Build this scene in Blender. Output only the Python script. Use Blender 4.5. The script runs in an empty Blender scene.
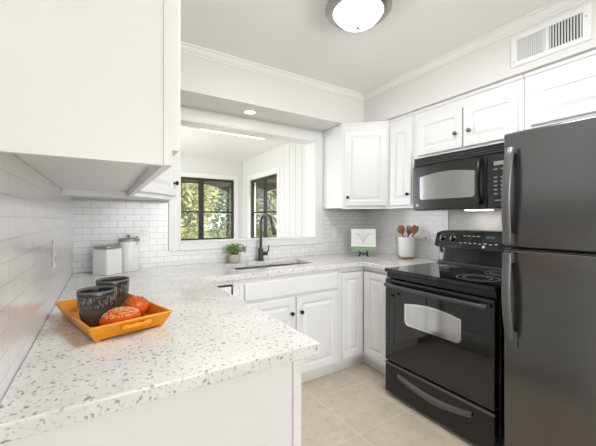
import bpy, bmesh, math, random
from mathutils import Matrix, Vector
random.seed(7)
C = bpy.context.scene.collection
SC = bpy.context.scene
R = math.radians

# ------------------------------------------------------------------ camera, world, lights, exposure
cam = bpy.data.cameras.new('camera'); co = bpy.data.objects.new('camera', cam); C.objects.link(co)
cam.sensor_width = 36.0; cam.lens = 312.0 / 596.0 * 36.0
cam.shift_y = -4.0 / 596.0
cam.clip_start = 0.02
co.location = (0, 0, 1.28); co.rotation_euler = (R(90), 0, R(-32))
SC.camera = co

SC.view_settings.view_transform = 'Standard'
SC.view_settings.look = 'None'
SC.view_settings.gamma = 1.0
SC.view_settings.use_curve_mapping = False
SC.view_settings.exposure = 0.27

w = bpy.data.worlds.new('world'); SC.world = w; w.use_nodes = True
bg = w.node_tree.nodes['Background']; bg.inputs[0].default_value = (0.80, 0.90, 1.0, 1); bg.inputs[1].default_value = 1.8

sun = bpy.data.lights.new('sun', 'SUN'); sun.energy = 5.0; sun.angle = R(1.5); sun.color = (1, .95, .82)
so = bpy.data.objects.new('sun', sun); C.objects.link(so); so.rotation_euler = (R(48), 0, R(28))

def area(name, loc, rot, sx, sy, power, col=(1, 1, 1)):
    l = bpy.data.lights.new(name, 'AREA'); l.shape = 'RECTANGLE'; l.size = sx; l.size_y = sy; l.energy = power; l.color = col
    o = bpy.data.objects.new(name, l); C.objects.link(o); o.location = loc; o.rotation_euler = rot
    return o
# fill lights added outside an invented rear opening and an added left sunroom window
area('rear_fill', (1.2, -5.65, 1.25), (R(90), 0, 0), 2.3, 2.1, 86, (.96, .98, 1))
area('sunroom_fill', (-0.45, 4.2, 1.5), (R(90), 0, R(-90)), 2.2, 1.3, 50, (.96, .98, 1))
# unseen fill lights added to brighten the kitchen: one behind the camera, one overhead
f = area('camera_fill', (1.0, -.75, 1.65), (R(96), 0, R(-22)), .6, .6, 4.0, (.96, .98, 1)); f.data.spread = R(105)
area('overhead_fill', (1.05, .62, 2.46), (0, 0, 0), .5, .5, 14, (.96, .98, 1))

# ------------------------------------------------------------------ materials
MATS = {}
def nt(name):
    m = bpy.data.materials.new(name); m.use_nodes = True
    t = m.node_tree; return m, t, t.nodes['Principled BSDF']
def mat(name, col, rough=.5, metal=0, spec=.5, coat=0, emit=None, es=0, bump=0, bscale=200, trans=0):
    m, t, p = nt(name)
    p.inputs['Base Color'].default_value = (*col, 1); p.inputs['Roughness'].default_value = rough
    p.inputs['Metallic'].default_value = metal; p.inputs['Specular IOR Level'].default_value = spec
    p.inputs['Coat Weight'].default_value = coat; p.inputs['Coat Roughness'].default_value = .04
    p.inputs['Transmission Weight'].default_value = trans
    if emit: p.inputs['Emission Color'].default_value = (*emit, 1); p.inputs['Emission Strength'].default_value = es
    if bump:
        tc = t.nodes.new('ShaderNodeTexCoord'); n = t.nodes.new('ShaderNodeTexNoise'); n.inputs['Scale'].default_value = bscale
        b = t.nodes.new('ShaderNodeBump'); b.inputs['Strength'].default_value = bump; b.inputs['Distance'].default_value = .002
        t.links.new(tc.outputs['Object'], n.inputs['Vector']); t.links.new(n.outputs['Fac'], b.inputs['Height'])
        t.links.new(b.outputs['Normal'], p.inputs['Normal'])
    MATS[name] = m; return m

mat('wall_paint', (.78, .77, .75), .55, spec=.3, bump=.05, bscale=300)
mat('ceiling_paint', (.93, .922, .905), .7, spec=.2)
mat('trim_paint', (.86, .855, .84), .35)
mat('cabinet_paint', (.85, .85, .845), .32)
mat('cabinet_inside', (.78, .77, .75), .5)
mat('toe_paint', (.86, .855, .84), .5)
mat('knob_bronze', (.018, .015, .013), .3, metal=.6)
mat('knob_pewter', (.16, .15, .14), .25, metal=1)
mat('black_gloss', (.010, .010, .010), .05, spec=.5)
MATS['black_gloss'].node_tree.nodes['Principled BSDF'].inputs['IOR'].default_value = 1.6
mat('black_plastic', (.016, .016, .0155), .22, spec=.5)
mat('black_enamel', (.012, .012, .012), .16, spec=.45)
mat('black_matte', (.02, .02, .02), .5)
mat('black_glass', (.008, .008, .008), .035, spec=.6)
mat('handle_black', (.05, .05, .05), .28, spec=.6)
mat('handle_gray', (.12, .12, .118), .3, metal=.4)
mat('mesh_glass', (.36, .355, .35), .13, metal=.75)
mat('oven_glass', (.62, .62, .62), .1, metal=.85)
mat('chrome', (.72, .72, .72), .12, metal=1)
mat('print_white', (.88, .88, .88), .5)
mat('print_gray', (.30, .30, .30), .5)
mat('display', (.02, .03, .025), .15, emit=(.25, .5, .45), es=.15)
mat('steel', (.52, .52, .51), .28, metal=1)
mat('faucet_bronze', (.075, .070, .066), .3, metal=.7)
mat('nickel', (.42, .40, .38), .32, metal=1)
mat('lid_gray', (.38, .365, .35), .35, metal=.5)
mat('white_ceramic', (.91, .90, .885), .22)
mat('plate_white', (.86, .86, .85), .3)
mat('slot_dark', (.05, .045, .04), .5)
mat('duct_dark', (.03, .03, .03), .8)
mat('shade_glass', (.95, .95, .93), .3, emit=(1, .98, .945), es=26)
mat('lens_on', (.95, .95, .93), .4, emit=(1, .97, .92), es=3.2)
mat('hood_lamp', (.95, .95, .93), .4, emit=(1, .96, .9), es=9)
mat('strip_on', (.95, .95, .95), .4, emit=(1, .98, .95), es=3)
mat('window_dark', (.022, .020, .014), .4)
mat('porch_brown', (.13, .105, .08), .8)
mat('ground', (.16, .17, .07), .9)
mat('bark', (.20, .16, .12), .9)
mat('bark_pale', (.62, .60, .55), .8)
mat('soil', (.05, .035, .025), .9)
mat('pot_stone', (.55, .49, .42), .7, bump=.3, bscale=90)
mat('plant_leaf', (.14, .29, .07), .45)
mat('plant_leaf_pale', (.30, .46, .15), .45)
mat('paper', (.86, .86, .84), .6)
mat('ink', (.42, .43, .43), .7)
mat('book_green', (.23, .36, .20), .5, bump=.2, bscale=60)
mat('book_pale', (.52, .62, .47), .5)
mat('iron', (.012, .012, .012), .4)
mat('copper', (.60, .36, .22), .3, metal=1)
mat('seed', (.80, .62, .34), .5)
mat('seed_dark', (.06, .03, .02), .5)
mat('rubber', (.02, .02, .02), .6)

def coords(t): return t.nodes.new('ShaderNodeTexCoord')
def math_(t, op, a, b=None, clamp=False):
    n = t.nodes.new('ShaderNodeMath'); n.operation = op; n.use_clamp = clamp
    for i, v in enumerate((a, b)):
        if v is None: continue
        if hasattr(v, 'links'): t.links.new(v, n.inputs[i])
        else: n.inputs[i].default_value = v
    return n.outputs[0]
def mixc(t, fac, a, b):
    n = t.nodes.new('ShaderNodeMix'); n.data_type = 'RGBA'
    if hasattr(fac, 'links'): t.links.new(fac, n.inputs[0])
    else: n.inputs[0].default_value = fac
    for i, v in ((6, a), (7, b)):
        if hasattr(v, 'links'): t.links.new(v, n.inputs[i])
        else: n.inputs[i].default_value = (*v, 1)
    return n.outputs[2]
def ramp(t, fac, a, b):
    n = t.nodes.new('ShaderNodeMapRange'); t.links.new(fac, n.inputs[0]); n.inputs[1].default_value = a; n.inputs[2].default_value = b
    return n.outputs[0]

def tile_mat(name, axis, z0, row, width, mort_col):
    m, t, p = nt(name); tc = coords(t)
    s = t.nodes.new('ShaderNodeSeparateXYZ'); t.links.new(tc.outputs['Object'], s.inputs[0])
    c = t.nodes.new('ShaderNodeCombineXYZ'); t.links.new(math_(t, 'ADD', s.outputs[axis], 10.0), c.inputs[0])
    t.links.new(math_(t, 'SUBTRACT', s.outputs['Z'], z0 - 100 * row), c.inputs[1])
    b = t.nodes.new('ShaderNodeTexBrick'); t.links.new(c.outputs[0], b.inputs['Vector'])
    b.inputs['Scale'].default_value = 1; b.inputs['Brick Width'].default_value = width; b.inputs['Row Height'].default_value = row
    b.inputs['Mortar Size'].default_value = .0016; b.inputs['Mortar Smooth'].default_value = .25
    b.inputs['Color1'].default_value = (.86, .855, .85, 1); b.inputs['Color2'].default_value = (.90, .895, .89, 1)
    b.inputs['Mortar'].default_value = (*mort_col, 1)
    t.links.new(b.outputs['Color'], p.inputs['Base Color'])
    n = t.nodes.new('ShaderNodeTexNoise'); n.inputs['Scale'].default_value = 14; t.links.new(tc.outputs['Object'], n.inputs['Vector'])
    h = math_(t, 'ADD', math_(t, 'MULTIPLY', b.outputs['Fac'], -1.0), math_(t, 'MULTIPLY', n.outputs['Fac'], .5))
    bp = t.nodes.new('ShaderNodeBump'); bp.inputs['Strength'].default_value = .5; bp.inputs['Distance'].default_value = .0015
    t.links.new(h, bp.inputs['Height']); t.links.new(bp.outputs['Normal'], p.inputs['Normal'])
    p.inputs['Roughness'].default_value = .16
    MATS[name] = m
tile_mat('tile_left', 'Y', .8988, .0482, .106, (.72, .715, .71))
tile_mat('tile_back', 'X', .899, .0459, .104, (.58, .57, .56))
tile_mat('tile_right', 'Y', .899, .0459, .104, (.72, .71, .70))

def quartz():
    m, t, p = nt('quartz'); tc = coords(t)
    n = t.nodes.new('ShaderNodeTexNoise'); n.inputs['Scale'].default_value = 38; n.inputs['Detail'].default_value = 3
    t.links.new(tc.outputs['Object'], n.inputs['Vector'])
    sub = t.nodes.new('ShaderNodeVectorMath'); sub.operation = 'SUBTRACT'; t.links.new(n.outputs['Color'], sub.inputs[0]); sub.inputs[1].default_value = (.5, .5, .5)
    sc = t.nodes.new('ShaderNodeVectorMath'); sc.operation = 'SCALE'; t.links.new(sub.outputs[0], sc.inputs[0]); sc.inputs['Scale'].default_value = .030
    ad = t.nodes.new('ShaderNodeVectorMath'); ad.operation = 'ADD'; t.links.new(tc.outputs['Object'], ad.inputs[0]); t.links.new(sc.outputs[0], ad.inputs[1])
    def specks(scale, thr, rad):
        v = t.nodes.new('ShaderNodeTexVoronoi'); v.inputs['Scale'].default_value = scale; t.links.new(ad.outputs[0], v.inputs['Vector'])
        sp = t.nodes.new('ShaderNodeSeparateColor'); t.links.new(v.outputs['Color'], sp.inputs[0])
        on = math_(t, 'GREATER_THAN', sp.outputs[0], thr)
        near = ramp(t, v.outputs['Distance'], rad, rad * .55)
        return math_(t, 'MULTIPLY', on, near), sp.outputs[1]
    a, av = specks(78, .48, .36); b, bv = specks(42, .64, .28); g, gv = specks(110, .28, .43)
    v2 = t.nodes.new('ShaderNodeTexNoise'); v2.inputs['Scale'].default_value = 7; v2.inputs['Detail'].default_value = 5; t.links.new(tc.outputs['Object'], v2.inputs['Vector'])
    base = mixc(t, ramp(t, v2.outputs['Fac'], .38, .62), (.85, .838, .812), (.77, .757, .73))
    c1 = mixc(t, math_(t, 'MULTIPLY', g, .5), base, (.50, .48, .45))
    c2 = mixc(t, math_(t, 'MULTIPLY', a, .8), c1, mixc(t, av, (.22, .17, .15), (.44, .40, .38)))
    c3 = mixc(t, math_(t, 'MULTIPLY', b, .8), c2, mixc(t, bv, (.13, .12, .12), (.40, .33, .29)))
    t.links.new(c3, p.inputs['Base Color']); p.inputs['Roughness'].default_value = .13
    MATS['quartz'] = m
quartz()

def floor_tile():
    m, t, p = nt('floor_tile'); tc = coords(t)
    mp = t.nodes.new('ShaderNodeMapping'); t.links.new(tc.outputs['Object'], mp.inputs[0]); mp.inputs['Location'].default_value = (10 - 1.5 + .1, 10.0 - 1.82 - .1, 0)
    b = t.nodes.new('ShaderNodeTexBrick'); b.offset = 0; t.links.new(mp.outputs[0], b.inputs['Vector'])
    b.inputs['Scale'].default_value = 1; b.inputs['Brick Width'].default_value = .43; b.inputs['Row Height'].default_value = .43
    b.inputs['Mortar Size'].default_value = .005; b.inputs['Mortar Smooth'].default_value = .2
    b.inputs['Color1'].default_value = (.62, .515, .405, 1); b.inputs['Color2'].default_value = (.67, .565, .455, 1); b.inputs['Mortar'].default_value = (.74, .67, .58, 1)
    n = t.nodes.new('ShaderNodeTexNoise'); n.inputs['Scale'].default_value = 5; n.inputs['Detail'].default_value = 7; n.inputs['Roughness'].default_value = .65
    t.links.new(tc.outputs['Object'], n.inputs['Vector'])
    cc = mixc(t, math_(t, 'MULTIPLY', ramp(t, n.outputs['Fac'], .38, .66), .55), b.outputs['Color'], (.78, .70, .60))
    n2 = t.nodes.new('ShaderNodeTexNoise'); n2.inputs['Scale'].default_value = 17; n2.inputs['Detail'].default_value = 5; t.links.new(tc.outputs['Object'], n2.inputs['Vector'])
    cc = mixc(t, math_(t, 'MULTIPLY', ramp(t, n2.outputs['Fac'], .52, .72), .4), cc, (.46, .37, .28))
    t.links.new(cc, p.inputs['Base Color']); p.inputs['Roughness'].default_value = .36
    bp = t.nodes.new('ShaderNodeBump'); bp.inputs['Strength'].default_value = .4; bp.inputs['Distance'].default_value = .002
    t.links.new(math_(t, 'MULTIPLY', b.outputs['Fac'], -1.0), bp.inputs['Height']); t.links.new(bp.outputs['Normal'], p.inputs['Normal'])
    MATS['floor_tile'] = m
floor_tile()

def wood(name, c1, c2, scale=(2, 30, 30), rough=.45, coat=0, spec=.5):
    m, t, p = nt(name); tc = coords(t); mp = t.nodes.new('ShaderNodeMapping'); mp.inputs['Scale'].default_value = scale
    t.links.new(tc.outputs['Object'], mp.inputs[0])
    n = t.nodes.new('ShaderNodeTexNoise'); n.inputs['Scale'].default_value = 3; n.inputs['Detail'].default_value = 5; t.links.new(mp.outputs[0], n.inputs['Vector'])
    t.links.new(mixc(t, ramp(t, n.outputs['Fac'], .3, .7), c1, c2), p.inputs['Base Color']); p.inputs['Roughness'].default_value = rough
    p.inputs['Coat Weight'].default_value = coat; p.inputs['Specular IOR Level'].default_value = spec
    MATS[name] = m
wood('tray_wood', (.93, .37, .018), (.80, .27, .012), (4, 20, 20), .35, spec=.35)
wood('spoon_wood', (.30, .10, .035), (.44, .18, .07))
wood('spoon_wood_pale', (.60, .32, .13), (.50, .24, .08))
wood('bun_crust', (.74, .125, .006), (.58, .07, .004), (14, 14, 14), .3, spec=.28)
wood('leaf_sun', (.60, .58, .27), (.30, .34, .13), (1, 1, 1), .5)
wood('leaf_pale', (.74, .73, .42), (.48, .52, .22), (1, 1, 1), .5)
wood('leaf_deep', (.11, .15, .05), (.19, .23, .09), (1, 1, 1), .5)
wood('wall_paneling', (.78, .77, .755), (.80, .79, .775), (1, 1, 1), .5)

def cup_mat():
    m, t, p = nt('cup_glaze'); tc = coords(t); s = t.nodes.new('ShaderNodeSeparateXYZ'); t.links.new(tc.outputs['Object'], s.inputs[0])
    n = t.nodes.new('ShaderNodeTexNoise'); n.inputs['Scale'].default_value = 210; n.inputs['Detail'].default_value = 2
    mp = t.nodes.new('ShaderNodeMapping'); mp.inputs['Scale'].default_value = (1, 1, .35); t.links.new(tc.outputs['Object'], mp.inputs[0]); t.links.new(mp.outputs[0], n.inputs['Vector'])
    dz = math_(t, 'ABSOLUTE', math_(t, 'SUBTRACT', s.outputs['Z'], .080))
    band = math_(t, 'LESS_THAN', dz, .018)
    spots = math_(t, 'MULTIPLY', band, ramp(t, n.outputs['Fac'], .50, .58))
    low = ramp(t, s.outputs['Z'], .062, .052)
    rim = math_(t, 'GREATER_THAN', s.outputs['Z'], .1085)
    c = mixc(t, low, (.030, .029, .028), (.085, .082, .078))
    c = mixc(t, spots, c, (.20, .19, .175))
    c = mixc(t, rim, c, (.13, .125, .12))
    t.links.new(c, p.inputs['Base Color']); p.inputs['Roughness'].default_value = .22
    MATS['cup_glaze'] = m
cup_mat()

def fridge_mat():
    m, t, p = nt('fridge_black'); tc = coords(t)
    p.inputs['Base Color'].default_value = (.020, .0195, .019, 1); p.inputs['Roughness'].default_value = .17; p.inputs['IOR'].default_value = 2.1
    n = t.nodes.new('ShaderNodeTexNoise'); n.inputs['Scale'].default_value = 420; n.inputs['Detail'].default_value = 1; t.links.new(tc.outputs['Object'], n.inputs['Vector'])
    n2 = t.nodes.new('ShaderNodeTexNoise'); n2.inputs['Scale'].default_value = 9; n2.inputs['Detail'].default_value = 4; t.links.new(tc.outputs['Object'], n2.inputs['Vector'])
    b = t.nodes.new('ShaderNodeBump'); b.inputs['Strength'].default_value = .12; b.inputs['Distance'].default_value = .001
    t.links.new(math_(t, 'ADD', n.outputs['Fac'], n2.outputs['Fac']), b.inputs['Height']); t.links.new(b.outputs['Normal'], p.inputs['Normal'])
    MATS['fridge_black'] = m
fridge_mat()

def glass_mat():
    m = bpy.data.materials.new('pane_glass'); m.use_nodes = True; t = m.node_tree; t.nodes.clear()
    o = t.nodes.new('ShaderNodeOutputMaterial'); mx = t.nodes.new('ShaderNodeMixShader'); tr = t.nodes.new('ShaderNodeBsdfTransparent'); g = t.nodes.new('ShaderNodeBsdfGlossy')
    g.inputs['Roughness'].default_value = .02; mx.inputs[0].default_value = .06
    t.links.new(tr.outputs[0], mx.inputs[1]); t.links.new(g.outputs[0], mx.inputs[2]); t.links.new(mx.outputs[0], o.inputs[0])
    MATS['pane_glass'] = m
glass_mat()

# ------------------------------------------------------------------ mesh helpers
I4 = Matrix.Identity(4)
def T(x, y, z): return Matrix.Translation((x, y, z))
def RZ(a): return Matrix.Rotation(R(a), 4, 'Z')
def RX(a): return Matrix.Rotation(R(a), 4, 'X')
def RY(a): return Matrix.Rotation(R(a), 4, 'Y')

class MB:
    """collects shapes (given in a local frame M) and links them as one mesh object"""
    def __init__(s, M=I4): s.v = []; s.f = []; s.M = M; s.sm = []
    def add(s, vs, fs, smooth=False):
        n = len(s.v); s.v += [s.M @ Vector(p) for p in vs]
        s.f += [tuple(i + n for i in f) for f in fs]; s.sm += [smooth] * len(fs); return s
    def box(s, x0, x1, y0, y1, z0, z1):
        vs = [(x, y, z) for z in (z0, z1) for (x, y) in ((x0, y0), (x1, y0), (x1, y1), (x0, y1))]
        return s.add(vs, [(3, 2, 1, 0), (4, 5, 6, 7), (0, 1, 5, 4), (1, 2, 6, 5), (2, 3, 7, 6), (3, 0, 4, 7)])
    def prism(s, pts, z0, z1):
        n = len(pts); vs = [(x, y, z0) for x, y in pts] + [(x, y, z1) for x, y in pts]
        return s.add(vs, [tuple(range(n))[::-1], tuple(range(n, 2 * n))] + [(i, (i + 1) % n, (i + 1) % n + n, i + n) for i in range(n)])
    def extr(s, pts, axis, a0, a1):
        """polygon extruded along axis: 'x' pts=(y,z); 'y' pts=(x,z)"""
        n = len(pts)
        def q(p, a): return (a, p[0], p[1]) if axis == 'x' else (p[0], a, p[1])
        vs = [q(p, a0) for p in pts] + [q(p, a1) for p in pts]
        return s.add(vs, [tuple(range(n))[::-1], tuple(range(n, 2 * n))] + [(i, (i + 1) % n, (i + 1) % n + n, i + n) for i in range(n)])
    def lathe(s, prof, n=28, c=(0, 0, 0), M=I4, smooth=True, ring=False):
        vs = []; fs = []
        if ring: prof = list(prof) + [prof[0]]
        for (r, z) in prof:
            for k in range(n):
                a = 2 * math.pi * k / n; vs.append(M @ Vector((r * math.cos(a), r * math.sin(a), z)) + Vector(c))
        for j in range(len(prof) - 1):
            for k in range(n):
                k2 = (k + 1) % n; fs.append((j * n + k, j * n + k2, (j + 1) * n + k2, (j + 1) * n + k))
        if prof[0][0] > 1e-6 and not ring: fs.append(tuple(range(n))[::-1])
        if prof[-1][0] > 1e-6 and not ring: fs.append(tuple((len(prof) - 1) * n + k for k in range(n)))
        return s.add(vs, fs, smooth)
    def tube(s, pts, r, n=12, flat=None):
        pts = [Vector(p) for p in pts]; rs = r if isinstance(r, (list, tuple)) else [r] * len(pts)
        vs = []; fs = []; up = None
        for i, p in enumerate(pts):
            d = (pts[min(i + 1, len(pts) - 1)] - pts[max(i - 1, 0)]).normalized()
            if up is None: up = Vector((0, 0, 1)) if abs(d.z) < .9 else Vector((1, 0, 0))
            if flat is not None: up = Vector(flat)
            a = (up - d * up.dot(d)).normalized(); b = d.cross(a)
            up = a
            ra, rb = rs[i] if isinstance(rs[i], tuple) else (rs[i], rs[i])
            for k in range(n):
                t = 2 * math.pi * k / n; vs.append(p + a * math.cos(t) * ra + b * math.sin(t) * rb)
        for j in range(len(pts) - 1):
            for k in range(n):
                k2 = (k + 1) % n; fs.append((j * n + k, j * n + k2, (j + 1) * n + k2, (j + 1) * n + k))
        fs += [tuple(range(n))[::-1], tuple((len(pts) - 1) * n + k for k in range(n))]
        return s.add(vs, fs, True)
    def rings(s, x0, x1, z0, z1, prof, yback):
        """front (-y) panel of nested rectangles; prof = [(inset, y)...]; closed box back at yback"""
        vs = [(x0, yback, z0), (x1, yback, z0), (x1, yback, z1), (x0, yback, z1)]
        for ins, y in prof: vs += [(x0 + ins, y, z0 + ins), (x1 - ins, y, z0 + ins), (x1 - ins, y, z1 - ins), (x0 + ins, y, z1 - ins)]
        fs = [(3, 2, 1, 0)]
        for j in range(len(prof)):
            for k in range(4):
                k2 = (k + 1) % 4; fs.append((4 * j + k, 4 * j + k2, 4 * j + 4 + k2, 4 * j + 4 + k))
        e = 4 * len(prof); fs.append((e, e + 1, e + 2, e + 3))
        return s.add(vs, fs)
    def build(s, name, m, parent=None, bevel=0, seg=2, sub=0, loc=None, smooth=None):
        root = Vector((0, 0, 0))
        if parent is not None:
            p = parent
            while p.parent: p = p.parent
            root = Vector(p.location)
        elif loc is not None: root = Vector(loc)
        me = bpy.data.meshes.new(name); me.from_pydata([tuple(v - root) for v in s.v], [], s.f); me.validate()
        if len(me.polygons) == len(s.sm): me.polygons.foreach_set('use_smooth', s.sm)
        bm = bmesh.new(); bm.from_mesh(me); bmesh.ops.recalc_face_normals(bm, faces=bm.faces); bm.to_mesh(me); bm.free()
        if smooth: me.polygons.foreach_set('use_smooth', [True] * len(me.polygons))
        me.materials.append(MATS[m]); o = bpy.data.objects.new(name, me); C.objects.link(o)
        if parent is not None: o.parent = parent
        elif loc is not None: o.location = loc
        if bevel:
            b = o.modifiers.new('bevel', 'BEVEL'); b.width = bevel; b.segments = seg; b.limit_method = 'ANGLE'; b.angle_limit = R(35)
        if sub:
            u = o.modifiers.new('sub', 'SUBSURF'); u.levels = sub; u.render_levels = sub
        return o

def tag(o, label, cat, group=None):
    o['label'] = label; o['category'] = cat
    if group: o['group'] = group
    return o
def thing(name, label, cat, loc, group=None):
    o = bpy.data.objects.new(name, None); C.objects.link(o); o.location = loc; o.empty_display_size = .05
    return tag(o, label, cat, group)
def struct(o): o['kind'] = 'structure'; return o

# ------------------------------------------------------------------ the setting
XL, XR, YB = -.184, 2.54, 2.60           # left wall, right wall, back wall
ZC = 2.49; ZS = 2.178                   # ceiling, soffit underside
YR = -5.5; YF = 5.77; XS = 2.33         # rear wall, sunroom far wall, sunroom right wall
struct(MB().box(XL - .4, XR + .4, YR - .4, YF + .15, -.12, 0).build('floor', 'floor_tile'))
struct(MB().box(XL - .15, XR + .15, YR - .15, YB + .14, ZC, ZC + .1).build('ceiling', 'ceiling_paint'))
struct(MB().box(XL - .15, XL, YR, YB, 0, ZC).build('wall_left', 'wall_paint'))
struct(MB().box(XR, XR + .15, YR, YB + .14, 0, ZC).build('wall_right', 'wall_paint'))
ox0, ox1, oz0, oz1 = .51, 1.83, 1.092, 2.075      # pass-through opening
b = MB()
b.box(XL - .15, ox0, YB, YB + .14, 0, ZC); b.box(ox1, XR, YB, YB + .14, 0, ZC)
b.box(ox0, ox1, YB, YB + .14, 0, oz0); b.box(ox0, ox1, YB, YB + .14, oz1, ZC)
struct(b.build('wall_back', 'wall_paint'))
b = MB(); b.box(XL - .15, .1, YR - .15, YR, 0, ZC); b.box(2.3, XR + .15, YR - .15, YR, 0, ZC); b.box(.1, 2.3, YR - .15, YR, 2.2, ZC)  # wide opening added to let the rear fill light in
struct(b.build('wall_rear', 'wall_paint'))
# soffits
YS = 2.262; XSo = 2.172
struct(MB().box(XL, XR, YS, YB, ZS, ZC).build('soffit', 'wall_paint'))
struct(MB().box(XSo, XR, YR, YS, ZS, ZC).build('soffit', 'wall_paint'))
struct(MB().box(XL, .17, .74, YS, ZS, ZC).build('soffit', 'wall_paint'))
# crown moulding
prof = [(0, -.056), (.007, -.056), (.009, -.047), (.018, -.041), (.028, -.026), (.034, -.014), (.044, -.011), (.044, 0), (0, 0)]
n = len(prof)
def crown(name, ptf):
    vs = [ptf(d, z, 0) for d, z in prof] + [ptf(d, z, 1) for d, z in prof]
    struct(MB().add(vs, [tuple(range(n)), tuple(range(n, 2 * n))] + [(i, (i + 1) % n, (i + 1) % n + n, i + n) for i in range(n)]).build(name, 'trim_paint'))
crown('trim_1', lambda d, z, e: ((XSo - d) if e else .17 + d, YS - d, ZC + z))
crown('trim_2', lambda d, z, e: (XSo - d, (YS - d) if e else YR, ZC + z))
crown('trim_3', lambda d, z, e: (.17 + d, (YS - d) if e else .74, ZC + z))
# pass-through casing, jamb and sill
b = MB(); cw = .08; y0 = YB - .022
b.box(ox0 - cw, ox0, y0, YB, oz0 - .062, oz1 + cw); b.box(ox1, ox1 + cw, y0, YB, oz0 - .062, oz1 + cw)
b.box(ox0, ox1, y0, YB, oz1, oz1 + cw); b.box(ox0, ox1, y0, YB, oz0 - .062, oz0)
struct(b.build('trim_4', 'trim_paint', bevel=.003))
b = MB(); b.box(ox0, ox0 + .012, YB - .02, YB + .15, oz0, oz1); b.box(ox1 - .012, ox1, YB - .02, YB + .15, oz0, oz1)
b.box(ox0, ox1, YB - .02, YB + .15, oz1 - .012, oz1); b.box(ox0, ox1, YB - .028, YB + .16, oz0 - .004, oz0 + .006)
struct(b.build('trim_5', 'trim_paint', bevel=.002))
# backsplash tiles
struct(MB().box(XL, XL + .008, -.6, YB - .008, .70, 1.432).build('backsplash', 'tile_left'))
b = MB(); b.box(XL + .008, ox0 - cw, YB - .008, YB, .915, 1.408); b.box(ox0 - cw, ox1 + cw, YB - .008, YB, .915, oz0 - .062); b.box(ox1 + cw, XR - .008, YB - .008, YB, .915, 1.372)
struct(b.build('backsplash', 'tile_back'))
struct(MB().box(XR - .008, XR, 1.60, YB - .008, .915, 1.372).build('backsplash', 'tile_right'))

# sunroom beyond the pass-through
ZC2 = 2.40
b = MB(); b.box(XL, XS, YB + .14, 4.59, ZC2, ZC2 + .08); b.box(XL, XS, 4.596, YF, ZC2 + .004, ZC2 + .08)
struct(b.build('sunroom_ceiling', 'ceiling_paint'))
struct(MB().box(XL - .2, XR + .2, YB, YF + .2, ZC2 + .08, ZC2 + .14).build('sunroom_roof', 'porch_brown'))
wx0, wx1, wz0, wz1 = .85, 2.15, .88, 2.03       # far window
b = MB(); b.box(XL, wx0, YF, YF + .12, 0, ZC2 + .1); b.box(wx1, XS + .12, YF, YF + .12, 0, ZC2 + .1); b.box(wx0, wx1, YF, YF + .12, 0, wz0); b.box(wx0, wx1, YF, YF + .12, wz1, ZC2 + .1)
struct(b.build('wall_far', 'wall_paint'))
ry0, ry1, rz0, rz1 = 4.33, 5.42, .90, 2.0       # right window
b = MB(); b.box(XS, XS + .12, YB + .14, ry0, 0, ZC2 + .1); b.box(XS, XS + .12, ry1, YF, 0, ZC2 + .1); b.box(XS, XS + .12, ry0, ry1, 0, rz0); b.box(XS, XS + .12, ry0, ry1, rz1, ZC2 + .1)
for k in range(9):
    y = 2.80 + k * .165; b.box(XS - .006, XS, y, y + .155, 0, ZC2)
struct(b.build('wall_sunroom_right', 'wall_paneling', bevel=.002))
b = MB(); b.box(XL - .1, XL, YB + .14, 3.0, 0, ZC2 + .1); b.box(XL - .1, XL, 5.4, YF + .12, 0, ZC2 + .1); b.box(XL - .1, XL, 3.0, 5.4, 0, .8); b.box(XL - .1, XL, 3.0, 5.4, 2.2, ZC2 + .1)
struct(b.build('wall_sunroom_left', 'wall_paint'))

def window(name, M, w, h, cw, lights_x, rail, mw=.045):
    """local: x 0..w, y 0 = room face of wall (room on -y), z 0..h"""
    b = MB(M); b.box(-cw, 0, -.018, 0, -.04, h + cw); b.box(w, w + cw, -.018, 0, -.04, h + cw); b.box(0, w, -.018, 0, h, h + cw)
    b.box(-cw - .02, w + cw + .02, -.05, 0, -.035, 0)
    root = struct(b.build(name, 'trim_paint', bevel=.003))
    f = MB(M); t = .045
    f.box(0, t, .02, .07, 0, h); f.box(w - t, w, .02, .07, 0, h); f.box(t, w - t, .02, .07, 0, t); f.box(t, w - t, .02, .07, h - t, h)
    for x in lights_x: f.box(x - mw, x + mw, .02, .07, t, h - t)
    f.build('window_frame', 'window_dark', root, bevel=.002)
    g = MB(M); xs = [t] + [v for x in lights_x for v in (x - mw, x + mw)] + [w - t]
    for i in range(0, len(xs), 2): g.box(xs[i], xs[i + 1], .03, .06, rail - .013, rail + .013)
    g.build('meeting_rail', 'window_dark', root)
    for i in range(0, len(xs), 2): MB(M).box(xs[i], xs[i + 1], .043, .047, t, h - t).build('pane', 'pane_glass', root)
    return root
window('window_1', T(wx0, YF, wz0), wx1 - wx0, wz1 - wz0, .085, [1.528 - wx0], 1.41 - wz0)
window('window_2', T(XS, ry1, rz0) @ RZ(-90), ry1 - ry0, rz1 - rz0, .085, [.56], 1.40 - rz0, .02)
window('window_added', T(XL, 3.0, .8) @ RZ(90), 2.4, 1.4, .085, [.8, 1.6], .7)  # unseen window added to bring fill light into the sunroom

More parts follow.
